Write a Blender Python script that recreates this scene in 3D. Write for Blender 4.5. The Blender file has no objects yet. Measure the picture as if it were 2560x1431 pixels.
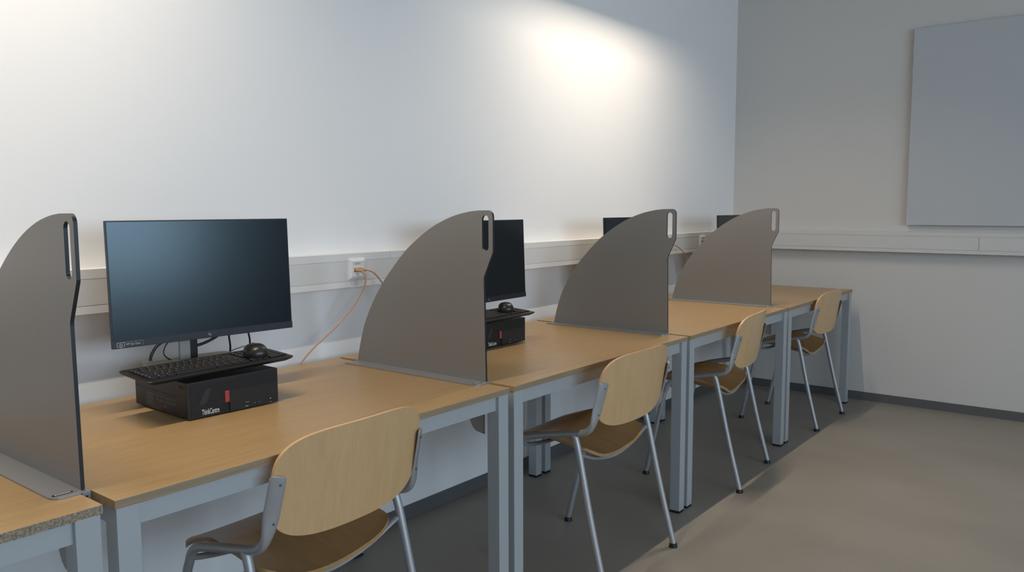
import bpy, bmesh, math, random
from mathutils import Vector, Matrix
from mathutils.geometry import tessellate_polygon

sc = bpy.context.scene
COL = sc.collection
random.seed(4)
PI = math.pi

# ------------------------------------------------------------------ camera
CAM = (-0.6785, -2.3268, 1.2800)
YAW, PITCH, ROLL, FPX = 0.9068, 0.0974, -0.0029, 2013.4
cy, sy, cp, sp = math.cos(YAW), math.sin(YAW), math.cos(PITCH), math.sin(PITCH)
fw = Vector((sy * cp, cy * cp, -sp))
rt = Vector((cy, -sy, 0))
up = rt.cross(fw)
cr, sr = math.cos(ROLL), math.sin(ROLL)
r2, u2 = cr * rt + sr * up, -sr * rt + cr * up
cam = bpy.data.cameras.new('camera')
cam.sensor_fit = 'HORIZONTAL'
cam.sensor_width = 36.0
cam.lens = 36.0 * FPX / 2560.0
cam.clip_start = 0.05
co = bpy.data.objects.new('camera', cam)
co.matrix_world = Matrix(((r2.x, u2.x, -fw.x, CAM[0]), (r2.y, u2.y, -fw.y, CAM[1]), (r2.z, u2.z, -fw.z, CAM[2]), (0, 0, 0, 1)))
COL.objects.link(co)
sc.camera = co

# ------------------------------------------------------------------ look
sc.view_settings.view_transform = 'Standard'
sc.view_settings.look = 'None'
sc.view_settings.gamma = 1.0
sc.view_settings.use_curve_mapping = False
sc.view_settings.exposure = 0.0
sc.cycles.use_denoising = True
sc.cycles.max_bounces = 10
sc.cycles.diffuse_bounces = 6
sc.cycles.transparent_max_bounces = 12
sc.cycles.sample_clamp_indirect = 6.0

SKY_STRENGTH = 7.7
LAMP_POWER = 38.0
# overcast daylight, slightly blue, even over the whole sky
wd = bpy.data.worlds.new('sky')
sc.world = wd
wd.use_nodes = True
wn = wd.node_tree.nodes
bg = wn['Background']
bg.inputs['Color'].default_value = (0.645, 0.82, 1.0, 1)
bg.inputs['Strength'].default_value = SKY_STRENGTH

# room measures (metres); back wall is the plane y = 0, right wall the plane x = XR
XR, XL, YF, ZC = 4.8765, -4.0, -7.0, 3.0
WINS = [(-3.55, -2.05), (-1.9, -0.4), (-0.25, 1.25), (1.4, 2.9)]
WZ0, WZ1 = 0.95, 2.65
P, G = 1.1942, 0.0221          # desk spacing, gap between desks
YD0, YD1, ZT, TH = -0.869, -0.0765, 0.7455, 0.0175


# ------------------------------------------------------------------ materials
def mat(name, col, rough=0.5, metal=0.0, coat=0.0, spec=0.5, noise=None, bump=None):
    m = bpy.data.materials.new(name)
    m.use_nodes = True
    nt = m.node_tree
    b = nt.nodes['Principled BSDF']
    b.inputs['Base Color'].default_value = (*col, 1)
    b.inputs['Roughness'].default_value = rough
    b.inputs['Metallic'].default_value = metal
    b.inputs['Coat Weight'].default_value = coat
    b.inputs['Specular IOR Level'].default_value = spec
    if noise:
        sc_, amt, vec = noise
        tc = nt.nodes.new('ShaderNodeTexCoord')
        mp = nt.nodes.new('ShaderNodeMapping')
        mp.inputs['Scale'].default_value = vec
        n = nt.nodes.new('ShaderNodeTexNoise')
        n.inputs['Scale'].default_value = sc_
        n.inputs['Detail'].default_value = 5
        r = nt.nodes.new('ShaderNodeValToRGB')
        r.color_ramp.elements[0].position = 0.3
        r.color_ramp.elements[1].position = 0.7
        r.color_ramp.elements[0].color = (*[c * (1 - amt) for c in col], 1)
        r.color_ramp.elements[1].color = (*[min(1, c * (1 + amt)) for c in col], 1)
        nt.links.new(tc.outputs['Object'], mp.inputs['Vector'])
        nt.links.new(mp.outputs['Vector'], n.inputs['Vector'])
        nt.links.new(n.outputs['Fac'], r.inputs['Fac'])
        nt.links.new(r.outputs['Color'], b.inputs['Base Color'])
        if bump:
            bp = nt.nodes.new('ShaderNodeBump')
            bp.inputs['Strength'].default_value = bump
            bp.inputs['Distance'].default_value = 0.002
            nt.links.new(n.outputs['Fac'], bp.inputs['Height'])
            nt.links.new(bp.outputs['Normal'], b.inputs['Normal'])
    elif bump:
        tc = nt.nodes.new('ShaderNodeTexCoord')
        n = nt.nodes.new('ShaderNodeTexNoise')
        n.inputs['Scale'].default_value = 350
        bp = nt.nodes.new('ShaderNodeBump')
        bp.inputs['Strength'].default_value = bump
        bp.inputs['Distance'].default_value = 0.001
        nt.links.new(tc.outputs['Object'], n.inputs['Vector'])
        nt.links.new(n.outputs['Fac'], bp.inputs['Height'])
        nt.links.new(bp.outputs['Normal'], b.inputs['Normal'])
    return m


def wood(name, base, dark, stretch, rough, fine=1.0, coat=0.0):
    """streaky veneer grain; stretch = object-space scale vector (small along the grain)"""
    m = bpy.data.materials.new(name)
    m.use_nodes = True
    nt = m.node_tree
    L = nt.links.new
    b = nt.nodes['Principled BSDF']
    tc = nt.nodes.new('ShaderNodeTexCoord')
    oi = nt.nodes.new('ShaderNodeObjectInfo')
    mul = nt.nodes.new('ShaderNodeVectorMath')
    mul.operation = 'SCALE'
    mul.inputs[0].default_value = (7.3, 3.1, 5.7)
    L(oi.outputs['Random'], mul.inputs['Scale'])
    add = nt.nodes.new('ShaderNodeVectorMath')
    L(tc.outputs['Object'], add.inputs[0])
    L(mul.outputs['Vector'], add.inputs[1])
    mp = nt.nodes.new('ShaderNodeMapping')
    mp.inputs['Scale'].default_value = stretch
    L(add.outputs['Vector'], mp.inputs['Vector'])
    n1 = nt.nodes.new('ShaderNodeTexNoise')
    n1.inputs['Scale'].default_value = 3.0 * fine
    n1.inputs['Detail'].default_value = 6
    n1.inputs['Distortion'].default_value = 0.6
    n2 = nt.nodes.new('ShaderNodeTexNoise')
    n2.inputs['Scale'].default_value = 14.0 * fine
    n2.inputs['Detail'].default_value = 4
    L(mp.outputs['Vector'], n1.inputs['Vector'])
    L(mp.outputs['Vector'], n2.inputs['Vector'])
    mx = nt.nodes.new('ShaderNodeMix')
    mx.inputs['Factor'].default_value = 0.45
    L(n1.outputs['Fac'], mx.inputs['A'])
    L(n2.outputs['Fac'], mx.inputs['B'])
    r = nt.nodes.new('ShaderNodeValToRGB')
    r.color_ramp.elements[0].position = 0.34
    r.color_ramp.elements[1].position = 0.62
    r.color_ramp.elements[0].color = (*dark, 1)
    r.color_ramp.elements[1].color = (*base, 1)
    L(mx.outputs['Result'], r.inputs['Fac'])
    L(r.outputs['Color'], b.inputs['Base Color'])
    b.inputs['Roughness'].default_value = rough
    b.inputs['Coat Weight'].default_value = coat
    b.inputs['Coat Roughness'].default_value = 0.25
    return m


M = {}
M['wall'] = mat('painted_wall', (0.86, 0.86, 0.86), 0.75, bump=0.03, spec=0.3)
M['wall_shaded'] = mat('shaded_painted_wall', (0.65, 0.63, 0.60), 0.75, bump=0.03, spec=0.3)  # wall paint darkened: the dimmer light on the right wall is in this colour
M['ceiling'] = mat('ceiling_paint', (0.62, 0.62, 0.61), 0.9)
M['far'] = mat('far_wall_paint', (0.52, 0.50, 0.47), 0.9)
M['floor'] = mat('linoleum_floor', (0.29, 0.262, 0.225), 0.42, noise=(2.2, 0.10, (1, 0.55, 1)), spec=0.35)
M['skirting'] = mat('vinyl_skirting', (0.115, 0.118, 0.12), 0.5)
M['trunk'] = mat('white_plastic_trunking', (0.78, 0.775, 0.76), 0.45)
M['trunk_shaded'] = mat('shaded_white_trunking', (0.665, 0.655, 0.64), 0.45)  # white trunking greyed, shade of the right wall put into its colour
M['cover'] = mat('trunking_cover', (0.70, 0.695, 0.68), 0.42)
M['board'] = mat('white_board', (0.52, 0.54, 0.56), 0.6)
M['socket'] = mat('white_socket_plastic', (0.80, 0.80, 0.80), 0.25)
M['desk'] = wood('oak_laminate', (0.425, 0.283, 0.136), (0.365, 0.235, 0.105), (0.9, 13, 13), 0.34, 1.3)
M['band'] = wood('oak_edge_band', (0.36, 0.27, 0.17), (0.27, 0.195, 0.12), (0.8, 8, 40), 0.5)
M['chip'] = mat('raw_chipboard', (0.30, 0.24, 0.17), 0.9, noise=(230, 0.5, (1, 1, 1)), bump=0.6)
M['steel'] = mat('grey_painted_steel', (0.43, 0.455, 0.47), 0.42, metal=0.15)
M['cap'] = mat('black_plastic_foot', (0.012, 0.012, 0.013), 0.5)
M['panel'] = mat('brushed_alu_panel', (0.285, 0.27, 0.252), 0.46, metal=0.35, bump=0.05)
M['pedge'] = mat('dark_core_edge', (0.018, 0.018, 0.024), 0.35)
M['alu'] = mat('anodised_aluminium', (0.36, 0.36, 0.365), 0.4, metal=0.5)
M['beech'] = wood('beech_plywood', (0.66, 0.425, 0.212), (0.60, 0.375, 0.178), (12, 12, 0.7), 0.38, coat=0.15)
M['beech_shaded'] = wood('shaded_seat_plywood', (0.43, 0.265, 0.12), (0.36, 0.21, 0.09), (9, 0.7, 9), 0.34, coat=0.2)  # darker than the backrest beech: shade on the seat is part of the colour
M['chair'] = mat('silver_chair_tube', (0.42, 0.425, 0.44), 0.42, metal=0.5)
M['bolt'] = mat('steel_bolt', (0.16, 0.16, 0.16), 0.35, metal=0.8)
M['black'] = mat('black_plastic', (0.014, 0.014, 0.016), 0.42)
M['key'] = mat('black_key', (0.016, 0.016, 0.017), 0.4)
M['kbody'] = mat('keyboard_body', (0.011, 0.011, 0.012), 0.45)
M['case'] = mat('black_case_metal', (0.013, 0.013, 0.015), 0.42, bump=0.1)
M['grille'] = mat('black_grille', (0.011, 0.011, 0.012), 0.5, noise=(900, 0.6, (0.2, 1, 1)), bump=0.4)
M['bay'] = mat('black_drive_bay', (0.014, 0.016, 0.021), 0.4)
M['bezel'] = mat('monitor_bezel', (0.017, 0.019, 0.028), 0.4)
M['screen'] = mat('anti_glare_screen', (0.004, 0.005, 0.007), 0.22, spec=0.8)
M['screen'].node_tree.nodes['Principled BSDF'].inputs['Specular Tint'].default_value = (0.72, 0.92, 1.0, 1)
M['red'] = mat('red_plastic_tab', (0.40, 0.055, 0.05), 0.4)
M['white'] = mat('white_print', (0.70, 0.70, 0.70), 0.6)
M['grey'] = mat('grey_print', (0.22, 0.22, 0.23), 0.6)
M['mark'] = mat('silver_print', (0.42, 0.43, 0.44), 0.5)
M['dgrey'] = mat('dark_grey_print', (0.10, 0.10, 0.105), 0.5)
M['stand'] = mat('silver_monitor_stand', (0.36, 0.35, 0.33), 0.45, metal=0.3)
M['cable'] = mat('black_cable', (0.01, 0.01, 0.014), 0.4)
M['orange'] = mat('orange_network_cable', (0.56, 0.335, 0.22), 0.45)
M['boot'] = mat('orange_plug_boot', (0.55, 0.28, 0.12), 0.45)
M['dark'] = mat('port_hole', (0.01, 0.009, 0.008), 0.6)
M['mouse'] = mat('mouse_plastic', (0.022, 0.02, 0.018), 0.3)
M['frame'] = mat('window_frame_paint', (0.55, 0.55, 0.55), 0.5)
M['lamp'] = mat('lamp_housing', (0.72, 0.72, 0.72), 0.5)
M['lampin'] = mat('lamp_inner_reflector', (0.05, 0.05, 0.05), 0.6)

# thin window glass: clear with a faint reflection
g = bpy.data.materials.new('window_glass')
g.use_nodes = True
nt = g.node_tree
nt.nodes.remove(nt.nodes['Principled BSDF'])
tr = nt.nodes.new('ShaderNodeBsdfTransparent')
gl = nt.nodes.new('ShaderNodeBsdfGlossy')
gl.inputs['Roughness'].default_value = 0.02
mx = nt.nodes.new('ShaderNodeMixShader')
mx.inputs['Fac'].default_value = 0.06
nt.links.new(tr.outputs[0], mx.inputs[1])
nt.links.new(gl.outputs[0], mx.inputs[2])
nt.links.new(mx.outputs[0], nt.nodes['Material Output'].inputs['Surface'])
M['glass'] = g


# ------------------------------------------------------------------ mesh helpers
class MB:
    def __init__(self):
        self.v, self.f, self.mi, self.sm = [], [], [], []

    def add(self, vs, fs, mi=0, smooth=False):
        o = len(self.v)
        self.v += [tuple(p) for p in vs]
        for f in fs:
            self.f.append(tuple(i + o for i in f))
            self.mi.append(mi)
            self.sm.append(smooth)
        return self

    def box(self, x0, x1, y0, y1, z0, z1, mi=0, bev=0.0, xf=None):
        if bev <= 0:
            vs = [(x, y, z) for z in (z0, z1) for y in (y0, y1) for x in (x0, x1)]
            fs = [(0, 2, 3, 1), (4, 5, 7, 6), (0, 1, 5, 4), (2, 6, 7, 3), (0, 4, 6, 2), (1, 3, 7, 5)]
            if xf: vs = [xf @ Vector(p) for p in vs]
            return self.add(vs, fs, mi)
        bm = bmesh.new()
        bmesh.ops.create_cube(bm, size=1)
        for p in bm.verts:
            p.co = ((x0 + x1) / 2 + p.co.x * (x1 - x0), (y0 + y1) / 2 + p.co.y * (y1 - y0), (z0 + z1) / 2 + p.co.z * (z1 - z0))
        bmesh.ops.bevel(bm, geom=bm.edges[:], offset=bev, segments=2, affect='EDGES', profile=0.6)
        vs = [p.co.copy() for p in bm.verts]
        if xf: vs = [xf @ p for p in vs]
        bm.verts.index_update()
        fs = [tuple(q.index for q in f.verts) for f in bm.faces]
        bm.free()
        return self.add(vs, fs, mi)

    def prism(self, poly, lo, hi, axes='xy', mi=0, mside=None, holes=(), smooth_side=False):
        """polygon in the plane of two axes, extruded on the third from lo to hi"""
        if mside is None: mside = mi
        def pt(a, b, c):
            if axes == 'xy': return (a, b, c)
            if axes == 'xz': return (a, c, b)
            return (c, a, b)        # 'yz'
        loops = [list(poly)] + [list(h) for h in holes]
        allp = [q for lp in loops for q in lp]
        tris = tessellate_polygon([[Vector((a, b, 0)) for a, b in lp] for lp in loops])
        n = len(allp)
        self.add([pt(a, b, lo) for a, b in allp] + [pt(a, b, hi) for a, b in allp],
                 [t for t in tris] + [tuple(i + n for i in reversed(t)) for t in tris], mi)
        for lp in loops:
            m = len(lp)
            self.add([pt(a, b, lo) for a, b in lp] + [pt(a, b, hi) for a, b in lp],
                     [(i, (i + 1) % m, (i + 1) % m + m, i + m) for i in range(m)], mside, smooth_side)
        return self

    def sweep(self, path, sect, n=14, mi=0, cap=True):
        """path: points; sect(i, t): (a, b, axis vector of half-width a) or radius"""
        pts = [Vector(p) for p in path]
        rings = []
        prev = None
        for i, p in enumerate(pts):
            t = (pts[min(i + 1, len(pts) - 1)] - pts[max(i - 1, 0)]).normalized()
            s = sect(i) if callable(sect) else sect
            if isinstance(s, (int, float)):
                a = b = s
                ref = prev if prev is not None else Vector((0, 0, 1)).cross(t)
                if ref.length < 1e-3: ref = Vector((1, 0, 0))
            else:
                a, b, ref = s
                ref = Vector(ref)
            u = (ref - t * ref.dot(t)).normalized()
            w = t.cross(u)
            prev = u
            rings.append([p + u * (a * math.cos(2 * PI * k / n)) + w * (b * math.sin(2 * PI * k / n)) for k in range(n)])
        vs = [q for r in rings for q in r]
        fs = []
        for i in range(len(rings) - 1):
            for k in range(n):
                fs.append((i * n + k, i * n + (k + 1) % n, (i + 1) * n + (k + 1) % n, (i + 1) * n + k))
        self.add(vs, fs, mi, True)
        if cap:
            self.add(rings[0], [tuple(reversed(range(n)))], mi)
            self.add(rings[-1], [tuple(range(n))], mi)
        return self

    def cyl(self, c, r, h, axis='z', n=20, mi=0, r2=None):
        r2 = r if r2 is None else r2
        c = Vector(c)
        ax = {'x': Vector((1, 0, 0)), 'y': Vector((0, 1, 0)), 'z': Vector((0, 0, 1))}[axis]
        u = Vector((0, 1, 0)) if axis == 'x' else Vector((1, 0, 0))
        w = ax.cross(u)
        a = [c + u * (r * math.cos(2 * PI * k / n)) + w * (r * math.sin(2 * PI * k / n)) for k in range(n)]
        b = [c + ax * h + u * (r2 * math.cos(2 * PI * k / n)) + w * (r2 * math.sin(2 * PI * k / n)) for k in range(n)]
        self.add(a + b, [(k, (k + 1) % n, (k + 1) % n + n, k + n) for k in range(n)], mi, True)
        self.add(a, [tuple(reversed(range(n)))], mi)
        self.add(b, [tuple(range(n))], mi)
        return self

    def build(self, name, mats, parent=None, loc=None, rot=None):
        me = bpy.data.meshes.new(name)
        me.from_pydata([tuple(p) for p in self.v], [], self.f)
        if not isinstance(mats, (list, tuple)): mats = [mats]
        for m in mats: me.materials.append(m)
        me.polygons.foreach_set('material_index', self.mi)
        me.polygons.foreach_set('use_smooth', self.sm)
        bm = bmesh.new()
        bm.from_mesh(me)
        bmesh.ops.remove_doubles(bm, verts=bm.verts[:], dist=1e-6)
        bmesh.ops.recalc_face_normals(bm, faces=bm.faces[:])
        for e in bm.edges:
            if len(e.link_faces) == 2 and e.calc_face_angle(0) > 0.7: e.smooth = False
        bm.to_mesh(me)
        bm.free()
        me.update()
        o = bpy.data.objects.new(name, me)
        COL.objects.link(o)
        if parent: o.parent = parent
        if loc: o.location = loc
        if rot: o.rotation_euler = rot
        return o


def root(name, loc, rz, label, cat, group=None):
    o = bpy.data.objects.new(name, None)
    o.empty_display_size = 0.05
    COL.objects.link(o)
    o.location = loc
    o.rotation_euler = (0, 0, rz)
    tag(o, label, cat, group)
    return o


def tag(o, label=None, cat=None, group=None, kind=None):
    if label: o['label'] = label
    if cat: o['category'] = cat
    if group: o['group'] = group
    if kind: o['kind'] = kind
    return o


def kids(o):
    return [c for c in bpy.data.objects if c.parent == o]


def copy_tree(o, parent=None, skip=()):
    c = o.copy()
    COL.objects.link(c)
    c.parent = parent
    for ch in kids(o):
        if ch.name.split('.')[0] not in skip:
            copy_tree(ch, c, skip)
    return c


def bez(pts, n=8):
    """Catmull-Rom through points"""
    P_ = [Vector(p) for p in pts]
    out = []
    for i in range(len(P_) - 1):
        a = P_[max(i - 1, 0)]; b = P_[i]; c = P_[i + 1]; d = P_[min(i + 2, len(P_) - 1)]
        for k in range(n):
            t = k / n
            out.append(0.5 * ((2 * b) + (c - a) * t + (2 * a - 5 * b + 4 * c - d) * t * t + (3 * b - a - 3 * c + d) * t ** 3))
    out.append(P_[-1])
    return out


def text(name, body, size, m, parent, loc, rot, align='LEFT', squeeze=1.0, bold=0.0):
    cu = bpy.data.curves.new(name, 'FONT')
    cu.body = body
    cu.size = size
    cu.align_x = align
    cu.extrude = 0.0002
    cu.offset = bold
    tmp = bpy.data.objects.new('t', cu)
    COL.objects.link(tmp)
    bpy.context.view_layer.update()
    me = bpy.data.meshes.new_from_object(tmp.evaluated_get(bpy.context.evaluated_depsgraph_get()))
    bpy.data.objects.remove(tmp)
    me.transform(Matrix.Diagonal((squeeze, 1, 1, 1)))
    me.materials.clear()
    me.materials.append(m)
    o = bpy.data.objects.new(name, me)
    COL.objects.link(o)
    o.parent = parent
    o.location = loc
    o.rotation_euler = rot
    return o


# ------------------------------------------------------------------ room shell
T = 0.12
tag(MB().box(XL - T, XR + T, YF - T, T, -0.12, 0).build('floor', M['floor']), kind='structure')
tag(MB().box(XL - T, XR + T, YF - T, T, ZC, ZC + 0.12).build('ceiling', M['ceiling']), kind='structure')
tag(MB().box(XL - T, XR + T, 0, T, 0, ZC).build('wall_back', M['wall']), kind='structure')
tag(MB().box(XR, XR + T, YF - T, 0, 0, ZC).build('wall_right', M['wall_shaded']), kind='structure')
tag(MB().box(XL - T, XL, YF - T, 0, 0, ZC).build('wall_left', M['far']), kind='structure')
wf = MB()
wf.box(XL, XR, YF - T, YF, 0, WZ0).box(XL, XR, YF - T, YF, WZ1, ZC)
xs = [XL] + [x for w in WINS for x in w] + [XR]
for i in range(0, len(xs), 2):
    wf.box(xs[i], xs[i + 1], YF - T, YF, WZ0, WZ1)
tag(wf.build('wall_front', M['far']), kind='structure')
for i, (a, b) in enumerate(WINS):
    w = MB()
    fwid = 0.05
    y0, y1 = YF - 0.08, YF - 0.03
    w.box(a, a + fwid, y0, y1, WZ0, WZ1).box(b - fwid, b, y0, y1, WZ0, WZ1)
    w.box(a + fwid, b - fwid, y0, y1, WZ0, WZ0 + fwid).box(a + fwid, b - fwid, y0, y1, WZ1 - fwid, WZ1)
    w = w.build('window_%d' % (i + 1), M['frame'])
    tag(w, kind='structure')
    MB().box(a + fwid, b - fwid, YF - 0.058, YF - 0.052, WZ0 + fwid, WZ1 - fwid).build('pane', M['glass'], w)
    # daylight enters here: sampling portal for the sky, gives no light of its own
    pl = bpy.data.lights.new('window_portal', 'AREA')
    pl.shape = 'RECTANGLE'
    pl.size, pl.size_y = b - a, WZ1 - WZ0
    pl.cycles.is_portal = True
    po = bpy.data.objects.new('window_portal', pl)
    COL.objects.link(po)
    po.location = ((a + b) / 2, YF - 0.13, (WZ0 + WZ1) / 2)
    po.rotation_euler = (PI / 2, 0, 0)

SK = 0.058
for nm, bx in (('baseboard_back', (XL, XR, -0.006, 0, 0, SK)), ('baseboard_right', (XR - 0.006, XR, YF, -0.006, 0, SK)),
               ('baseboard_left', (XL, XL + 0.006, YF, -0.006, 0, SK)), ('baseboard_front', (XL + 0.006, XR - 0.006, YF, YF + 0.006, 0, SK))):
    o = MB().box(*bx).build(nm, M['skirting'])
    tag(o, kind='structure')
    # welded foot strip where the vinyl turns onto the floor
    x0, x1, y0, y1 = bx[:4]
    if nm == 'baseboard_right':
        MB().box(x0 - 0.008, x0, y0, y1, 0, 0.003).build('foot_strip', mat('foot_strip_vinyl', (0.24, 0.235, 0.22), 0.5), o)

# ------------------------------------------------------------------ ceiling lamps (above the frame)
LY, LZ = -0.665, 2.86
def ceiling_lamp(xc, label):
    L, hw, d = 1.30, 0.062, 0.060
    o = root('ceiling_lamp', (xc, LY, LZ), 0, label, 'lamp', 'ceiling lamps over the desks')
    h = MB()
    t = 0.004
    h.box(-L / 2, L / 2, -hw - t, -hw, -d, 0.03).box(-L / 2, L / 2, hw, hw + t, -d, 0.03)
    h.box(-L / 2, -L / 2 + t, -hw, hw, -d, 0.03).box(L / 2 - t, L / 2, -hw, hw, -d, 0.03)
    h.box(-L / 2, L / 2, -hw - t, hw + t, 0.03, 0.034)
    h.build('housing', M['lamp'], o)
    r = MB().box(-L / 2 + t, L / 2 - t, -hw, hw, 0.004, 0.008).build('reflector', M['lampin'], o)
    # cross louvres that cut the light off lengthwise
    for k in range(12):
        x = -L / 2 + 0.05 + k * 0.1 + 0.05
        MB().box(x - 0.001, x + 0.001, -hw, hw, -d, -0.003).build('louvre', M['lampin'], o)
    for s in (-1, 1):
        MB().cyl((s * 0.45, 0, 0.034), 0.006, ZC - LZ - 0.034, n=10).build('mounting_rod', M['lamp'], o)
    for s in range(4):
        x0 = -L / 2 + 0.075 + s * 0.2945
        li = bpy.data.lights.new('lamp_strip', 'AREA')
        li.shape = 'RECTANGLE'
        li.size, li.size_y = 0.27, 0.022
        li.energy = LAMP_POWER / 4
        li.color = (1.0, 0.85, 0.68)
        lo = bpy.data.objects.new('lamp_strip', li)
        COL.objects.link(lo)
        lo.parent = o
        lo.location = (x0 + 0.135, 0, 0.0)
    return o
ceiling_lamp(-0.05, 'long slim ceiling lamp above the nearest desks')
ceiling_lamp(2.95, 'long slim ceiling lamp above the middle desks')

# ------------------------------------------------------------------ wall trunking
TZ0, TZ1, TD = 0.992, 1.1145, 0.065
S1X0, S1X1 = 1.247, 1.325
S3X0, S3X1 = 4.180, 4.258
S2X0, S2X1 = 3.62, 3.698
tb = MB().box(XL, XR, -TD + 0.004, 0, TZ0, TZ1).build('trim_1', M['trunk'])
tag(tb, kind='structure')
# lips of the profile, stepping proud at both edges of the cover
for a, b in ((XL, 1.456), (1.4572, XR - TD)):
    MB().box(a, b, -TD, -TD + 0.004, TZ1 - 0.026, TZ1).box(a, b, -TD, -TD + 0.004, TZ0, TZ0 + 0.022).build('profile_lip', M['trunk'], tb)
for a, b in ((XL, -0.9), (-0.8985, S1X0), (S1X1, S2X0), (S2X1, S3X0), (S3X1, XR - TD - 0.002)):
    MB().box(a + 0.0006, b - 0.0006, -TD - 0.0005, -TD + 0.004, TZ0 + 0.0235, TZ1 - 0.0275).build('cover_panel', M['cover'], tb)
t2 = MB().box(XR - TD + 0.004, XR, YF, -TD, TZ0, TZ1 + 0.007).build('trim_2', M['trunk_shaded'])
tag(t2, kind='structure')
MB().box(XR - TD, XR - TD + 0.004, YF, -TD, TZ1 - 0.019, TZ1 + 0.007).box(XR - TD, XR - TD + 0.004, YF, -TD, TZ0, TZ0 + 0.022).build('profile_lip', M['trunk_shaded'], t2)
for a, b in ((YF + 0.01, -3.56), (-3.5585, -1.562), (-1.5605, -TD)):
    MB().box(XR - TD - 0.0005, XR - TD + 0.004, a + 0.0006, b - 0.0006, TZ0 + 0.0232, TZ1 - 0.0202).build('cover_panel', M['trunk_shaded'], t2)


def socket(x0, x1, label):
    o = root('wall_socket', ((x0 + x1) / 2, -TD - 0.0005, 1.058), 0, label, 'socket', 'white data sockets on the wall trunking')
    w = (x1 - x0) / 2
    h = 0.037
    # bevelled outer frame
    b = MB()
    rings = [(w + 0.001, h + 0.002, 0.0), (w - 0.001, h, -0.006), (w - 0.012, h - 0.010, -0.011), (w - 0.0125, h - 0.0105, -0.008)]
    vs, fs = [], []
    for (a, c, y) in rings: vs += [(-a, y, -c), (a, y, -c), (a, y, c), (-a, y, c)]
    for i in range(len(rings) - 1):
        for k in range(4): fs.append((i * 4 + k, i * 4 + (k + 1) % 4, i * 4 + 4 + (k + 1) % 4, i * 4 + 4 + k))
    b.add(vs, fs)
    b.build('socket_frame', M['socket'], o)
    MB().box(-w + 0.0125, w - 0.0125, -0.009, 0.0, -h + 0.0105, h - 0.0105, bev=0.0008).build('insert', M['socket'], o)
    MB().box(-0.020, 0.016, -0.0096, -0.009, 0.0155, 0.0225).build('label_strip', M['socket'], o)
    pr = MB()
    for k in range(9):
        pr.box(-0.015 + k * 0.0032, -0.0128 + k * 0.0032, -0.0099, -0.0096, 0.0168, 0.0212)
    pr.build('label_print', mat('faded_label_print', (0.30, 0.30, 0.32), 0.6), o)
    for s in (-1, 1):
        MB().box(s * 0.0105 - 0.007, s * 0.0105 + 0.007, -0.0095, -0.0091, -0.0105, 0.0035).build('port', M['dark'], o)
    MB().cyl((0.002, -0.0093, -0.0185), 0.0016, 0.0004, 'y', 10).build('screw', M['bolt'], o)
    return o
socket(S1X0, S1X1, 'white double data socket with two orange plugs, nearest on the back wall trunking')
socket(S2X0, S2X1, 'white double data socket behind the third grey desk divider')
socket(S3X0, S3X1, 'white data socket peeking over the farthest grey divider')


def net_cable(px, path, label):
    o = root('network_cable', px, 0, label, 'cable', 'orange network cables along the back wall')
    base = Vector(px)
    loc = [Vector(p) - base for p in path]
    MB().sweep(bez(loc, 8), 0.0032, 10).build('cord', M['orange'], o)
    d = (loc[1] - loc[0]).normalized()
    MB().sweep([loc[0] - d * 0.006, loc[0] + d * 0.006, loc[0] + d * 0.012, loc[0] + d * 0.024], lambda i: (0.0062, 0.0062, 0.0055, 0.0038)[i], 10).build('plug_boot', M['boot'], o)
    return o
ys = -TD - 0.012
net_cable((1.275, ys, 1.0545), [(1.275, ys, 1.0545), (1.281, ys - 0.030, 1.050), (1.289, ys - 0.036, 1.022), (1.275, -0.105, 0.975), (1.218, -0.100, 0.908), (1.145, -0.095, 0.850), (1.075, -0.085, 0.800), (1.030, -0.068, 0.750), (0.99, -0.045, 0.68), (0.97, -0.035, 0.55)],
          'orange network cable curving down from the nearest socket behind the desk edge')
net_cable((1.297, ys, 1.0545), [(1.297, ys, 1.0545), (1.310, ys - 0.028, 1.053), (1.340, ys - 0.034, 1.035), (1.385, -0.110, 0.985), (1.45, -0.10, 0.90), (1.50, -0.068, 0.78), (1.52, -0.04, 0.68), (1.53, -0.035, 0.55)],
          'orange network cable leaving the nearest socket to the right behind the divider')
net_cable((3.669, ys, 1.0545), [(3.669, ys, 1.0545), (3.70, ys - 0.028, 1.055), (3.76, -0.112, 1.046), (3.83, -0.112, 1.018), (3.90, -0.108, 0.978), (3.96, -0.10, 0.90), (4.0, -0.068, 0.77), (4.01, -0.04, 0.68), (4.02, -0.035, 0.55)],
          'orange network cable seen between the two farthest dividers')

# ------------------------------------------------------------------ white board on right wall
wb = root('notice_board', (XR, -2.10, 1.764), 0, 'large plain white board hung on the right wall above the trunking', 'board')
MB().box(-0.035, -0.010, -0.95, 0.95, -0.602, 0.602, bev=0.003).build('panel', M['board'], wb)
MB().box(-0.010, 0, -0.90, 0.90, 0.45, 0.50).box(-0.010, 0, -0.90, 0.90, -0.50, -0.45).build('mounting_rail', M['alu'], wb)

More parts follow.
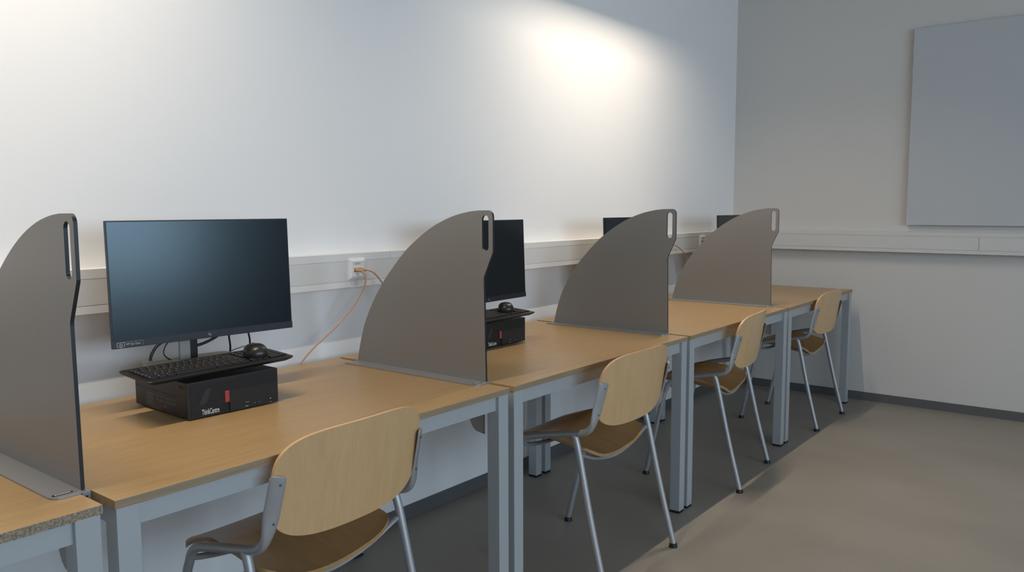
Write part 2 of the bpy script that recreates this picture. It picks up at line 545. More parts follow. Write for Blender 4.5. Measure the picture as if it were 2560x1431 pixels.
# ------------------------------------------------------------------ desks
W = P - G
LEG = 0.045
def make_desk():
    o = root('desk', (0, 0, 0), 0, 'x', 'desk', 'oak topped desks in a row along the wall')
    y0, y1 = YD0, YD1
    MB().box(0, W, y0 + 0.0015, y1, ZT - TH, ZT, bev=0.0008).build('tabletop', M['desk'], o)
    MB().box(0, W, y0, y0 + 0.0015, ZT - TH, ZT - 0.0008).build('edge_band', M['band'], o)
    zt = ZT - TH
    ly0, ly1 = y0 + 0.003, y1 - 0.003
    r = MB().box(LEG, W - LEG, ly0 + 0.012, ly0 + 0.037, zt - 0.045, zt)
    r.build('front_rail', M['steel'], o)
    MB().box(LEG, W - LEG, ly1 - 0.037, ly1 - 0.012, zt - 0.045, zt).build('rear_rail', M['steel'], o)
    for x in (0.004, W - 0.004 - 0.03):
        MB().box(x, x + 0.03, ly0 + LEG, ly1 - LEG, zt - 0.035, zt).build('side_rail', M['steel'], o)
    for x in (0.003, W - 0.003 - LEG):
        for y in (ly0, ly1 - LEG):
            l = MB().box(x, x + LEG, y, y + LEG, 0.010, zt, bev=0.002).build('leg', M['steel'], o)
            MB().box(x + 0.001, x + LEG - 0.001, y + 0.001, y + LEG - 0.001, 0, 0.010).build('foot_cap', M['cap'], l)
    return o
desk = make_desk()
dl = ['oak topped desk at the left edge with raw chipboard front edge and no computer',
      'nearest whole oak desk, carrying the uncovered monitor and computer',
      'second whole oak desk, carrying the half hidden monitor behind the second divider',
      'third whole oak desk, between the two middle chairs and two far dividers',
      'farthest oak desk in the corner beside the right wall']
desks = []
for i in range(5):
    d = desk if i == 1 else copy_tree(desk)
    d.location = ((i - 1) * P, 0, 0.0 if i != 4 else 0.0)
    d['label'] = dl[i]
    desks.append(d)
for c in kids(desks[0]):
    if c.name.startswith('edge_band'):
        c.data = c.data.copy()
        c.data.materials[0] = M['chip']
        c['label'] = 'raw chipboard edge'


# ------------------------------------------------------------------ dividers
def make_divider():
    o = root('desk_divider', (0, 0, 0), 0, 'x', 'divider', 'grey metal dividers clamped between the desks')
    out = []
    # curved back edge from the wall side up to the top
    c0 = [(-0.190, ZT + 0.004), (-0.196, 0.78), (-0.211, 0.833), (-0.236, 0.897), (-0.276, 0.966), (-0.322, 1.028), (-0.375, 1.085), (-0.436, 1.142),
          (-0.504, 1.190), (-0.572, 1.227), (-0.640, 1.2525), (-0.700, 1.266), (-0.745, 1.271)]
    out += [(p.x, p.y) for p in bez([(a, b, 0) for a, b in c0], 8)]
    cyy, czz, r = -0.783, 1.2525, 0.019
    out += [(cyy - r * math.sin(a), czz + r * math.cos(a)) for a in [PI / 2 * k / 6 for k in range(7)]]
    out += [(-0.802, 1.150), (-0.801, 1.145), (-0.7985, 1.140), (-0.7685, 1.075), (-0.7665, 1.069), (-0.7660, 1.062)]
    out += [(-0.772, ZT + 0.004)]
    yc, hw, z0, z1 = -0.7735, 0.0125, 1.150, 1.257
    hole = [(yc + hw * math.cos(a), z1 - hw + hw * math.sin(a)) for a in [PI * k / 10 for k in range(11)]]
    hole += [(yc - hw * math.cos(a), z0 + hw - hw * math.sin(a)) for a in [PI * k / 10 for k in range(11)]]
    MB().prism(out, -0.0170, -0.0095, 'yz', 0, 1, [hole]).build('panel', [M['panel'], M['pedge']], o)
    z = ZT + 0.0005
    fl = [(-0.0190, -0.186), (-0.0190, -0.783)]
    rr = 0.022
    fl += [(-0.072 + rr - rr * math.sin(a), -0.783 + rr - rr * math.cos(a)) for a in [PI / 2 * k / 6 for k in range(7)]]
    fl += [(-0.072, -0.186)]
    MB().prism(fl, z, z + 0.003, 'xy').build('base_flange', M['alu'], o)
    # channel that holds the panel and drops into the gap between the tops
    MB().box(-0.0190, -0.0172, -0.783, -0.186, z - 0.02, z + 0.004).box(-0.0093, -0.0040, -0.783, -0.186, z - 0.018, z + 0.002).box(-0.0172, -0.0093, -0.783, -0.186, z - 0.006, z + 0.001).build('channel', M['alu'], o)
    # clamp plate below the top
    zb = ZT - TH
    MB().prism([(-0.733, zb - 0.036), (-0.788, zb - 0.036), (-0.788, zb - 0.132), (-0.755, zb - 0.127), (-0.742, zb - 0.116), (-0.733, zb - 0.10)], -0.046, -0.042, 'yz').build('clamp_bracket', M['stand'], o)
    nb = MB()
    nb.prism([(-0.062 + 0.004 * math.cos(a), -0.7645 + 0.0045 * math.sin(a)) for a in [PI / 2 + PI * k / 8 for k in range(9)]] +
             [(-0.032 + 0.004 * math.cos(a), -0.7645 + 0.0045 * math.sin(a)) for a in [-PI / 2 + PI * k / 8 for k in range(9)]], z + 0.003, z + 0.0036, 'xy')
    nb = nb.build('name_badge', M['black'], o)
    nl = MB()
    for k in range(8):
        x = -0.0605 + k * 0.0036
        nl.box(x, x + 0.0022, -0.7668, -0.7622, z + 0.0036, z + 0.0039)
    nl.build('badge_print', M['white'], nb)
    return o
dv = make_divider()
dvl = ['nearest grey curved divider with handle slot, cut by the left picture edge',
       'second grey divider, in front of the half hidden monitor',
       'third grey divider, between the second and third chairs',
       'farthest grey divider, before the corner of the room']
for i in range(4):
    d = dv if i == 0 else copy_tree(dv)
    d.location = (i * P, 0, 0)
    d['label'] = dvl[i]


# ------------------------------------------------------------------ chairs
def make_chair():
    o = root('chair', (0, 0, 0), 0, 'x', 'chair', 'beech plywood chairs with silver frames')
    R = 0.0115
    for s in (-1, 1):
        # upright + side rail
        path = [(s * 0.232, 0.075, 0.486), (s * 0.233, 0.02, 0.499), (s * 0.234, -0.04, 0.512), (s * 0.235, -0.110, 0.526), (s * 0.2345, -0.145, 0.537), (s * 0.233, -0.165, 0.556),
                (s * 0.231, -0.177, 0.585), (s * 0.229, -0.188, 0.63), (s * 0.227, -0.199, 0.672), (s * 0.225, -0.208, 0.709)]
        pts = bez(path, 6)
        n = len(pts)
        def sect(i, n=n, s=s):
            t = max(0.0, min(1.0, (i / (n - 1) - 0.48) / 0.30))
            t = t * t * (3 - 2 * t)
            a = R + (0.0185 - R) * t
            b = R + (0.0045 - R) * t
            ang = math.radians(30)
            ref = Vector((math.cos(ang), s * math.sin(ang), 0)) * t + Vector((1, 0, 0)) * (1 - t)
            if i == n - 1: a *= 0.82
            return (a, b, ref)
        f = MB().sweep(pts, sect, 16).build('side_frame', M['chair'], o)
        for c_ in (Vector((s * 0.2302, -0.181, 0.600)), Vector((s * 0.2260, -0.2035, 0.690))):
            nrm = Vector((s * 0.5, -0.866, 0))
            b0 = c_ + Vector((-s * 0.866, -0.5, 0)) * 0.007 + nrm * 0.003
            MB().sweep([b0, b0 + nrm * 0.0035], lambda i: (0.0029, 0.0029, (0, 0, 1)), 12).build('bolt', M['bolt'], f)
        # front leg bending out of the rail
        fl = bez([(s * 0.232, 0.072, 0.4868), (s * 0.232, 0.098, 0.477), (s * 0.2318, 0.116, 0.459), (s * 0.2315, 0.128, 0.433), (s * 0.2305, 0.144, 0.39), (s * 0.2255, 0.183, 0.22), (s * 0.2185, 0.2295, 0.014)], 6)
        l = MB().sweep(fl, R, 14).build('leg', M['chair'], o)
        MB().cyl((s * 0.2185, 0.2295, 0.0), 0.0165, 0.016, 'z', 16, r2=0.0135).build('foot_cap', M['cap'], l)
        rl = [(s * 0.2355, -0.098, 0.522), (s * 0.2365, -0.108, 0.500), (s * 0.238, -0.124, 0.44), (s * 0.242, -0.175, 0.22), (s * 0.246, -0.2295, 0.014)]
        l = MB().sweep(bez(rl, 5), R, 14).build('leg', M['chair'], o)
        MB().cyl((s * 0.246, -0.2295, 0.0), 0.0165, 0.016, 'z', 16, r2=0.0135).build('foot_cap', M['cap'], l)
    for yb, zs in ((-0.112, (0.453, 0.443, 0.414, 0.397)), (0.118, (0.452, 0.442, 0.428, 0.424))):
        pth = bez([(-0.236, yb, zs[0]), (-0.205, yb, zs[1]), (-0.12, yb, zs[2]), (0, yb, zs[3]), (0.12, yb, zs[2]), (0.205, yb, zs[1]), (0.236, yb, zs[0])], 5)
        MB().sweep(pth, lambda i: (0.007, 0.012, (0, 0, 1)), 12).build('cross_bar', M['chair'], o)
    # seat: trough shaped plywood shell
    nx, ny = 26, 24
    top, bot = [], []
    for j in range(ny + 1):
        v = j / ny
        for i in range(nx + 1):
            u = -1 + 2 * i / nx
            # rounded outline
            yr = -0.122 - 0.028 * u * u + (0.030 * max(0, (abs(u) - 0.62) / 0.38) ** 2.4)
            yf = 0.258 - 0.030 * u * u - (0.030 * max(0, (abs(u) - 0.80) / 0.2) ** 2.2)
            y = yr + (yf - yr) * v
            x = u * (0.204 - 0.010 * max(0, (0.12 - v) / 0.12) ** 2 - 0.008 * v * v)
            zc = 0.413 + 0.036 * min(1, max(0, v / 0.62)) ** 1.3
            drop = max(0, (v - 0.66) / 0.34)
            zc -= 0.018 * drop ** 2
            k = 0.062 * (1 - v) ** 0.7 * (0.68 + 0.32 * min(1, v * 3)) + 0.034 * (1 - 0.25 * drop)
            z = zc + k * 0.72 * (abs(u) ** 2.0)
            top.append((x, y, z)); bot.append((x, y, z - 0.011))
    def shell(top, bot, nx, ny):
        m = MB()
        N = nx + 1
        q = [(j * N + i, j * N + i + 1, (j + 1) * N + i + 1, (j + 1) * N + i) for j in range(ny) for i in range(nx)]
        vs = top + bot
        o2 = len(top)
        fs = q + [tuple(k + o2 for k in reversed(f)) for f in q]
        ring = [i for i in range(nx + 1)] + [j * N + nx for j in range(1, ny + 1)] + [ny * N + i for i in range(nx - 1, -1, -1)] + [j * N for j in range(ny - 1, 0, -1)]
        e = [(ring[k], ring[k] + o2, ring[(k + 1) % len(ring)] + o2, ring[(k + 1) % len(ring)]) for k in range(len(ring))]
        m.add(vs, fs + e, 0, True)
        return m
    shell(top, bot, nx, ny).build('seat', M['beech_shaded'], o)
    # backrest: curved superellipse panel
    nx, ny = 28, 22
    fr, bk = [], []
    for j in range(ny + 1):
        tv = -1 + 2 * j / ny
        for i in range(nx + 1):
            tu = -1 + 2 * i / nx
            # squircle mapping of the square onto a rounded outline
            m_ = max(abs(tu), abs(tv)) or 1e-9
            e = 4.0 if tv > 0 else 3.4
            rr = (abs(tu) ** e + abs(tv) ** e) ** (1 / e) or 1e-9
            x = 0.231 * tu * m_ / rr
            zz = tv * m_ / rr
            z = 0.667 + (0.125 if zz > 0 else 0.127) * zz
            yb = -0.196 - 0.165 * (z - 0.54) + 0.55 * x * x
            bk.append((x, yb - 0.0045, z)); fr.append((x, yb + 0.0045, z))
    shell(fr, bk, nx, ny).build('backrest', M['beech'], o)
    return o
chair = make_chair()
cpos = [((0.5445, -0.687), 2.5, 'nearest beech chair at the first whole desk, cut by the bottom picture edge'),
        ((1.761, -0.766), 0.0, 'second beech chair from the left, silver rear legs reaching the lit floor'),
        ((2.9355, -0.709), 6.5, 'third beech chair, turned slightly, in front of the third desk'),
        ((4.185, -0.692), 0.0, 'farthest beech chair, beside the right wall')]
for i, (p, a, lb) in enumerate(cpos):
    c = chair if i == 0 else copy_tree(chair)
    c.location = (p[0], p[1], 0)
    c.rotation_euler = (0, 0, math.radians(a))
    c['label'] = lb


# ------------------------------------------------------------------ computers
CW, CD, CH = 0.262, 0.280, 0.096
def make_pc():
    """origin: front left bottom corner of the case"""
    o = root('desktop_computer', (0, 0, 0), 0, 'x', 'computer', 'small black desktop computers lying on the desks')
    b = MB().box(0, CW, 0.012, CD, 0.004, CH, bev=0.002)
    b.box(0.0, CW, 0.012, 0.014, 0.004, CH)
    for x in (0.02, CW - 0.04):
        for y in (0.03, CD - 0.05): b.box(x, x + 0.02, y, y + 0.02, 0, 0.004)
    body = b.build('case_body', M['case'], o)
    # seam of the lid on the left side
    MB().box(-0.0005, 0.0002, 0.03, CD - 0.002, 0.0555, 0.0563).build('lid_seam', M['dark'], o)
    lt = MB().box(-0.0006, 0.003, 0.022, 0.042, 0.079, 0.086).build('release_latch', M['dark'], o)
    fr = MB().box(0, CW, 0, 0.012, 0.002, CH, bev=0.0018).build('front_panel', M['case'], o)
    gr = MB()
    # fine horizontal ribs of the vented front
    z = 0.008
    while z < CH - 0.006:
        x1 = 0.1115 if z < 0.063 else CW - 0.006
        gr.box(0.006, x1, -0.0011, 0.0, z, z + 0.0017)
        z += 0.0030
    gr.build('grille', M['grille'], fr)
    MB().box(0.1135, CW - 0.004, -0.0022, 0.0, 0.003, 0.061, bev=0.0006).build('drive_bay', M['bay'], o)
    MB().box(0.116, CW - 0.018, -0.0027, -0.0020, 0.0595, 0.0605).box(CW - 0.018, CW - 0.0172, -0.0027, -0.0020, 0.050, 0.0605).build('bay_groove', M['dark'], o)
    MB().box(0.117, 0.168, -0.0034, -0.0022, 0.0475, 0.0565, bev=0.0004).build('eject_button', M['bay'], o)
    MB().box(0.1135, 0.1150, -0.0035, -0.0022, 0.003, 0.030).build('bay_slot', M['dark'], o)
    MB().box(0.1005, 0.1125, -0.0042, 0.0, 0.030, 0.060, bev=0.0012).build('red_tab', M['red'], o)
    us = MB().box(0.158, 0.170, -0.0026, -0.0021, 0.0085, 0.019)
    us = us.build('usb_port', M['dark'], o)
    MB().box(0.1585, 0.1675, -0.0029, -0.0025, 0.0083, 0.0095).box(0.1595, 0.1695, -0.0029, -0.0025, 0.0185, 0.0192).build('port_rim', M['white'], us)
    for x in (0.187, 0.2005):
        MB().cyl((x, -0.0028, 0.0125), 0.0024, 0.0007, 'y', 12).build('audio_jack', M['dgrey'], o)
    pw = MB().cyl((0.235, -0.0032, 0.015), 0.0052, 0.0012, 'y', 18).build('power_button', M['dark'], o)
    MB().box(0.2335, 0.2365, -0.0035, -0.0030, 0.0148, 0.0175).box(0.2335, 0.2375, -0.0027, -0.0021, 0.0060, 0.0070).build('power_mark', M['white'], pw)
    text('lettering', 'ThinkCentre', 0.0205, M['white'], fr, (0.0355, -0.0014, 0.0085), (PI / 2, 0, 0), squeeze=0.455, bold=0.00015)
    # slanted dark decal above the lettering
    MB().prism([(0.030, 0.036), (0.0365, 0.034), (0.049, 0.039), (0.062, 0.070), (0.060, 0.074), (0.050, 0.074), (0.0465, 0.071), (0.0290, 0.041)], -0.0016, -0.0011, 'xz').build('decal', mat('decal_grey', (0.022, 0.022, 0.026), 0.5), fr)
    # approval label on the left side: rows of tiny marks
    lb = MB()
    rnd = random.Random(3)
    for r_, (z0, z1) in enumerate(((0.0405, 0.0475), (0.0285, 0.0370))):
        y = 0.060
        while y < 0.160:
            w = rnd.uniform(0.0025, 0.006)
            lb.box(-0.0006, 0.0001, y, y + w, z0 + rnd.uniform(0, 0.002), z1 - rnd.uniform(0, 0.002))
            y += w + rnd.uniform(0.002, 0.004)
    lb.box(-0.0006, 0.0001, 0.112, 0.124, 0.017, 0.022)
    for k in range(8): lb.box(-0.0006, 0.0001, 0.180, 0.222 - 0.004 * (k % 3), 0.014 + k * 0.0042, 0.0152 + k * 0.0042)
    lb.build('side_label', M['dgrey'], o)
    return o


def make_monitor():
    """origin on the case lid below the stand foot; faces -y"""
    o = root('monitor', (0, 0, 0), 0, 'x', 'monitor', 'black flat monitors standing on the computers')
    MW, MH = 0.520, 0.329
    zc = 0.2425                     # centre of the screen above the foot underside
    tilt = math.radians(2.0)
    xf = Matrix.Translation((0, -0.09, zc)) @ Matrix.Rotation(-tilt, 4, 'X')
    hs = MB().box(-MW / 2, MW / 2, 0.0, 0.009, -MH / 2, MH / 2, bev=0.0012, xf=xf)
    hs.box(-0.20, 0.20, 0.009, 0.038, -0.13, 0.10, bev=0.010, xf=xf)
    h = hs.build('housing', M['bezel'], o)
    MB().box(-MW / 2 + 0.0035, MW / 2 - 0.0035, -0.0012, 0.0, -MH / 2 + 0.021, MH / 2 - 0.0035, xf=xf).build('screen', M['screen'], o)
    ch = MB().box(-MW / 2, MW / 2, -0.0024, 0.0, -MH / 2, -MH / 2 + 0.0195, bev=0.0006, xf=xf).build('lower_bezel', M['bezel'], o)
    # emblem: four slanted strokes in the middle of the lower bezel
    zb = -MH / 2 + 0.0098
    em = MB()
    for (x, z0, z1) in ((-0.0042, -0.0012, 0.0052), (-0.0018, -0.0030, 0.0030), (0.0008, -0.0030, 0.0030), (0.0032, -0.0055, 0.0012)):
        em.add([xf @ Vector(p) for p in ((x - 0.0005 + z0 * 0.35, -0.0026, zb + z0), (x + 0.0005 + z0 * 0.35, -0.0026, zb + z0), (x + 0.0005 + z1 * 0.35, -0.0026, zb + z1), (x - 0.0005 + z1 * 0.35, -0.0026, zb + z1))], [(0, 1, 2, 3)])
    em.build('emblem', M['mark'], ch)
    st = MB()
    x0 = -MW / 2 + 0.0105
    def frame(x0, x1, z0, z1, t):
        for bx in ((x0, x1, z1 - t, z1), (x0, x1, z0, z0 + t), (x0, x0 + t, z0, z1), (x1 - t, x1, z0, z1)):
            st.box(bx[0], bx[1], -0.0028, -0.0024, bx[2], bx[3], xf=xf)
    frame(x0, x0 + 0.0195, zb - 0.0058, zb + 0.0060, 0.0012)
    st.box(x0 + 0.007, x0 + 0.0125, -0.0028, -0.0024, zb - 0.0078, zb - 0.0066, xf=xf)
    # eye outline inside the little screen sign
    n = 18
    a = [(x0 + 0.00975 + 0.0052 * math.cos(2 * PI * k / n), zb + 0.0028 * math.sin(2 * PI * k / n)) for k in range(n)]
    b = [(x0 + 0.00975 + 0.0040 * math.cos(2 * PI * k / n), zb + 0.0018 * math.sin(2 * PI * k / n)) for k in range(n)]
    st.add([xf @ Vector((p[0], -0.0028, p[1])) for p in a + b], [(k, (k + 1) % n, (k + 1) % n + n, k + n) for k in range(n)])
    st.box(x0 + 0.0088, x0 + 0.0107, -0.0029, -0.0024, zb - 0.0009, zb + 0.0009, xf=xf)
    st.box(x0 + 0.020, x0 + 0.066, -0.0027, -0.0024, zb + 0.0056, zb + 0.0060, xf=xf)
    st.box(x0 + 0.0656, x0 + 0.066, -0.0027, -0.0024, zb - 0.0058, zb + 0.0060, xf=xf)
    st.build('sticker', M['mark'], ch)
    loc = xf @ Vector((x0 + 0.0225, -0.0026, zb - 0.0032))
    text('sticker_text', 'HP Eye Ease', 0.0092, M['mark'], ch, loc, (PI / 2 - tilt, 0, 0), squeeze=0.80)
    # stand
    MB().box(-0.048, -0.018, -0.012, 0.0, 0.010, 0.30, bev=0.002).build('stand_column', M['stand'], o)
    MB().box(-0.018, 0.006, -0.006, 0.006, 0.010, 0.30, bev=0.002).build('stand_spine', M['black'], o)
    MB().box(-0.05, 0.05, -0.06, 0.03, zc - 0.04, zc + 0.04, bev=0.004).build('mount', M['black'], o)
    f = MB()
    rr = 0.02
    x0, x1, y0, y1 = -0.138, 0.112, -0.085, 0.045
    poly = []
    for cx, cy_, a0 in ((x1 - rr, y1 - rr, 0), (x0 + rr, y1 - rr, PI / 2), (x0 + rr, y0 + rr, PI), (x1 - rr, y0 + rr, 1.5 * PI)):
        poly += [(cx + rr * math.cos(a0 + PI / 2 * k / 6), cy_ + rr * math.sin(a0 + PI / 2 * k / 6)) for k in range(7)]
    f.prism(poly, 0, 0.010, 'xy')
    f.build('stand_foot', M['stand'], o)
    return o


def make_keyboard():
    """origin: front left corner, top deck plane z = 0 tilted by the caller"""
    o = root('keyboard', (0, 0, 0), 0, 'x', 'keyboard', 'black keyboards resting on the computers')
    KW, KD = 0.436, 0.164
    poly = []
    rr = 0.012
    for cx, cy_, a0 in ((KW - rr, KD - rr, 0), (rr, KD - rr, PI / 2), (rr, rr, PI), (KW - rr, rr, 1.5 * PI)):
        poly += [(cx + rr * math.cos(a0 + PI / 2 * k / 5), cy_ + rr * math.sin(a0 + PI / 2 * k / 5)) for k in range(6)]
    c = Vector((KW / 2, KD / 2))
    n = len(poly)
    def ins(p, d):
        return (p[0] - d * (1 if p[0] > c.x else -1), p[1] - d * (1 if p[1] > c.y else -1))
    rings = [[(*ins(p, 0.014), -0.013) for p in poly], [(*ins(p, 0.003), -0.006) for p in poly], [(*p, -0.0015) for p in poly], [(*ins(p, 0.0012), 0.0) for p in poly],
             [(*ins(p, 0.0165 if p[1] < c.y else 0.006), 0.0) for p in poly], [(*ins(p, 0.0175 if p[1] < c.y else 0.007), -0.0022) for p in poly]]
    m = MB()
    vs = [q for r_ in rings for q in r_]
    fs = [(i * n + k, i * n + (k + 1) % n, (i + 1) * n + (k + 1) % n, (i + 1) * n + k) for i in range(len(rings) - 1) for k in range(n)]
    m.add(vs, fs, 0, False)
    m.add(rings[0], [tuple(reversed(range(n)))])
    m.add(rings[-1], [tuple(range(n))])
    m.build('keyboard_body', M['kbody'], o)
    MB().prism([(0.020, 0.0), (0.020, 0.0)] and [(0.30, 0.135), (0.32, 0.135), (0.32, 0.150), (0.30, 0.150)], -0.016, -0.012, 'xy').build('riser_foot', M['black'], o)
    cache = {}
    u = 0.0192
    def key(x, y, w, h=1.0):
        k_ = (round(w, 2), round(h, 2))
        W_, H_ = w * u - 0.0022, h * (0.0187) - 0.0022
        if k_ not in cache:
            mb = MB()
            a, b, hgt, i_ = W_ / 2, H_ / 2, 0.0030, 0.0012
            vs = [(-a, -b, -0.002), (a, -b, -0.002), (a, b, -0.002), (-a, b, -0.002), (-a + i_ * 0.3, -b + i_ * 0.3, hgt - 0.0008), (a - i_ * 0.3, -b + i_ * 0.3, hgt - 0.0008),
                  (a - i_ * 0.3, b - i_ * 0.3, hgt - 0.0008), (-a + i_ * 0.3, b - i_ * 0.3, hgt - 0.0008), (-a + i_, -b + i_, hgt), (a - i_, -b + i_, hgt), (a - i_, b - i_, hgt), (-a + i_, b - i_, hgt)]
            fs = [(0, 1, 5, 4), (1, 2, 6, 5), (2, 3, 7, 6), (3, 0, 4, 7), (4, 5, 9, 8), (5, 6, 10, 9), (6, 7, 11, 10), (7, 4, 8, 11), (8, 9, 10, 11)]
            mb.add(vs, fs)
            if w < 2.4:     # printed character: a small light mark in the upper left of the cap
                q = min(0.0028, W_ * 0.2)
                mb.add([(-a + 0.0032, b - 0.0068, hgt + 0.0001), (-a + 0.0032 + q, b - 0.0068, hgt + 0.0001), (-a + 0.0032 + q, b - 0.0034, hgt + 0.0001), (-a + 0.0032, b - 0.0034, hgt + 0.0001)], [(0, 1, 2, 3)], 1)
            ob = mb.build('key', [M['key'], M['mark']], o)
            cache[k_] = ob
        else:
            ob = cache[k_].copy()
            COL.objects.link(ob)
        ob.location = (x + w * u / 2, y + h * 0.0187 / 2, 0)
    X0, Y0 = 0.0185, 0.0280
    rows = [[1.25, 1.25, 1.25, 6.0, 1.25, 1.25, 1.25, 1.5], [1.25, 1] + [1] * 10 + [2.75], [1.75] + [1] * 12 + [1.25], [1.5] + [1] * 12 + [1.5], [1] * 13 + [2]]
    for r_, row in enumerate(rows):
        x = X0
        for w in row:
            key(x, Y0 + r_ * 0.0187, w); x += w * u
    yf_ = Y0 + 5 * 0.0187 + 0.004
    for k in range(13): key(X0 + (k + (0.3 if k > 0 else 0) + (0.2 if k > 4 else 0) + (0.2 if k > 8 else 0)) * u, yf_, 1, 0.85)
    xn = X0 + 15.25 * u
    for k in range(3):
        key(xn + k * u, Y0, 1)
        for r_ in (3, 4): key(xn + k * u, Y0 + r_ * 0.0187, 1)
        key(xn + k * u, yf_, 1, 0.85)
    key(xn + u, Y0 + 0.0187, 1)
    xp = X0 + 18.45 * u
    for r_ in range(5):
        for k in range(3):
            if r_ == 0 and k == 0: key(xp, Y0, 2); continue
            if r_ == 0 and k == 1: continue
            key(xp + k * u, Y0 + r_ * 0.0187, 1)
    return o


def make_mouse():
    o = root('computer_mouse', (0, 0, 0), 0, 'x', 'mouse', 'black mice lying on the keyboards')
    m = MB()
    nu, nv = 24, 12
    vs = []
    for j in range(nv + 1):
        ph = PI / 2 * j / nv
        for i in range(nu):
            th = 2 * PI * i / nu
            c_, s_ = math.cos(th), math.sin(th)
            rad = math.cos(ph) ** 0.62
            hx = 0.0335 * (abs(c_) ** 0.8) * (1 if c_ > 0 else -1) * rad
            hy = 0.0490 * (abs(s_) ** 0.8) * (1 if s_ > 0 else -1) * rad
            hx *= 1 - 0.10 * math.cos(hy / 0.052 * PI * 0.5)
            z = 0.009 + 0.025 * math.sin(ph) * (1 - 0.22 * (hy / 0.052))
            vs.append((hx, hy, z))
    base = [(vs[i][0] * 0.95, vs[i][1] * 0.95, 0.0) for i in range(nu)]
    allv = base + vs
    fs = [(j * nu + i, j * nu + (i + 1) % nu, (j + 1) * nu + (i + 1) % nu, (j + 1) * nu + i) for j in range(nv + 1) for i in range(nu)]
    m.add(allv, fs, 0, True)
    m.add(base, [tuple(reversed(range(nu)))])
    m.build('shell', M['mouse'], o)
    MB().box(-0.0006, 0.0006, 0.004, 0.046, 0.0265, 0.0276).build('button_gap', M['dark'], o)
    MB().cyl((-0.003, 0.026, 0.0235), 0.0075, 0.006, 'x', 16).build('scroll_wheel', M['dark'], o)
    return o


ZTOP = ZT + 0.0005
pc = make_pc()
mon = make_monitor()
kb = make_keyboard()
ms = make_mouse()
mloc = lambda mx, my: (mx, my, ZTOP + CH)
sets = [  # pc x, y, rot | monitor x, y, rot | keyboard x, y, z, rx, ry, rz | mouse x, y, z
    dict(pc=(0.378, -0.460, -1.5), mon=(0.563, -0.1946, -5.46), kb=(0.290, -0.460, 0.868, 3.5, -0.5, -1.5), ms=(0.630, -0.392, 0.8700, -22)),
    dict(pc=(1.583, -0.397, -1.5), mon=(1.797, -0.172, 2.2), kb=(1.500, -0.398, 0.868, 3.5, -0.5, -1.5), ms=(1.795, -0.360, 0.8730, -47)),
    dict(pc=(2.600, -0.440, -1.5), mon=(2.94, -0.200, -3), kb=None, ms=None),
    dict(pc=(3.800, -0.440, -1.5), mon=(4.16, -0.245, -3), kb=None, ms=None)]
names = ['on the nearest whole desk', 'on the second desk, partly behind the divider', 'hidden behind the third divider', 'hidden behind the farthest divider']
mlab = ['large black monitor in full view, teal sheen on its screen', 'black monitor half hidden behind the second grey divider',
        'black monitor of which only a corner shows above the third divider', 'black monitor of which only a corner shows above the farthest divider']
sets[0]['pc'] = (0.382, -0.463, -1.7)
sets[1]['pc'] = (1.608, -0.392, -1.5)
sets[2]['pc'] = (2.690, -0.440, -1.5)
sets[3]['pc'] = (3.960, -0.440, -1.5)
sets[0]['kb'] = (0.283, -0.462, 0.862, 3.0, -0.6, -1.0)
sets[1]['kb'] = (1.461, -0.436, 0.862, 3.0, -0.6, -1.0)
R_ = math.radians
for i, s in enumerate(sets):
    p = pc if i == 0 else copy_tree(pc)
    p.location = (s['pc'][0], s['pc'][1], ZTOP)
    p.rotation_euler = (0, 0, R_(s['pc'][2]))
    p['label'] = ['black desktop computer under the fully visible monitor, red tab on its front',
                  'black desktop computer cut off on its left by the second divider',
                  'black desktop computer concealed by the third divider, under its monitor',
                  'black desktop computer concealed by the farthest divider, under its monitor'][i]
    m = mon if i == 0 else copy_tree(mon, None, ('sticker', 'sticker_text') if i > 1 else ())
    m.location = (s['mon'][0], s['mon'][1], ZTOP + CH)
    m.rotation_euler = (0, 0, R_(s['mon'][2]))
    m['label'] = mlab[i]
    if i > 0:       # these three screens sit a little lower on their stands
        for c in kids(m):
            if c.name.split('.')[0] in ('housing', 'screen', 'lower_bezel', 'mount'): c.location.z = -0.020
    if s['kb']:
        k = kb if i == 0 else copy_tree(kb)
        a = s['kb']
        k.location = a[:3]
        k.scale = (0.968, 0.968, 0.968)
        k.rotation_euler = (R_(a[3]), R_(a[4]), R_(a[5]))
        k['label'] = ['black keyboard lying slanted on the nearest computer, mouse on its right end', 'black keyboard on the second computer, left part hidden by the divider'][i]
        o = ms if i == 0 else copy_tree(ms)
        a = s['ms']
        o.location = a[:3]
        o.rotation_euler = (R_(3), 0, R_(a[3]))
        o['label'] = ['black mouse on the nearest keyboard, below the large monitor', 'black mouse on the keyboard beside the second divider'][i]


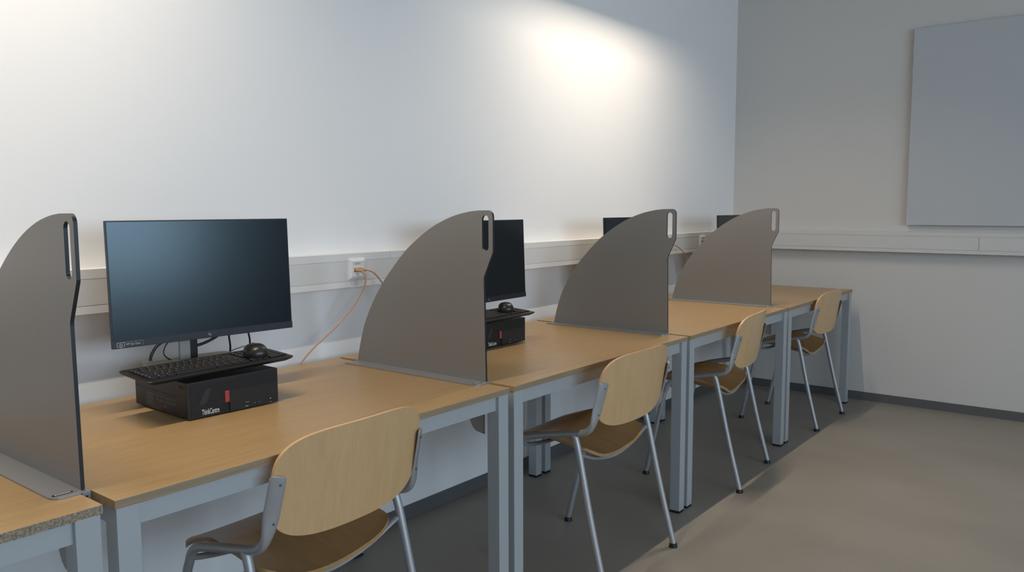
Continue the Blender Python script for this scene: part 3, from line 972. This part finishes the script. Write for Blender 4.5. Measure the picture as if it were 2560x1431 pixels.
def black_cable(pts, r, label, tip=None):
    b = Vector(pts[0])
    o = root('cable', b, 0, label, 'cable', 'black cables behind the monitors')
    loc = [Vector(p) - b for p in pts]
    MB().sweep(bez(loc, 8), r, 10).build('cord', M['cable'], o)
    if tip:
        d = (loc[1] - loc[0]).normalized()
        MB().sweep([loc[0] - d * 0.03, loc[0]], r * 1.25, 10).build('connector', M['alu'], o)
    return o
ZC_ = ZTOP + CH
black_cable([(0.600, -0.152, 0.925), (0.565, -0.150, 0.915), (0.538, -0.148, 0.911), (0.512, -0.146, 0.907), (0.483, -0.145, 0.896), (0.466, -0.143, 0.877), (0.457, -0.142, 0.853), (0.455, -0.14, 0.80), (0.46, -0.12, 0.765)], 0.0042, 'thick black cable arching left out from under the large monitor')
black_cable([(0.530, -0.172, 0.918), (0.508, -0.170, 0.910), (0.490, -0.170, 0.895), (0.482, -0.170, 0.875), (0.486, -0.175, 0.862), (0.494, -0.185, 0.8545)], 0.0018, 'thin black cable hanging beside the silver stand of the large monitor')
black_cable([(0.655, -0.20, 0.925), (0.630, -0.20, 0.905), (0.590, -0.19, 0.888), (0.556, -0.178, 0.884), (0.545, -0.17, 0.90), (0.556, -0.168, 0.93), (0.565, -0.18, 0.97)], 0.0042, 'thick black cable with silver connector, looping right of the monitor stand', True)
black_cable([(0.70, -0.16, 0.96), (0.702, -0.15, 0.90), (0.710, -0.14, 0.84), (0.70, -0.10, 0.765), (0.69, -0.06, 0.74), (0.69, -0.045, 0.68)], 0.003, 'black cable dropping behind the mouse of the large monitor, left one')
black_cable([(0.760, -0.15, 0.97), (0.770, -0.145, 0.91), (0.780, -0.14, 0.85), (0.77, -0.10, 0.765), (0.75, -0.06, 0.74), (0.75, -0.045, 0.68)], 0.003, 'black cable dropping under the right edge of the large monitor')
black_cable([(0.655, -0.195, 0.845), (0.70, -0.175, 0.852), (0.745, -0.165, 0.857)], 0.0013, 'short thin black wire sticking out right of the nearest computer')
black_cable([(1.04, -0.60, 0.69), (1.07, -0.60, 0.668), (1.10, -0.62, 0.655), (1.125, -0.70, 0.675)], 0.006, 'black cable under the right end of the nearest whole desk')
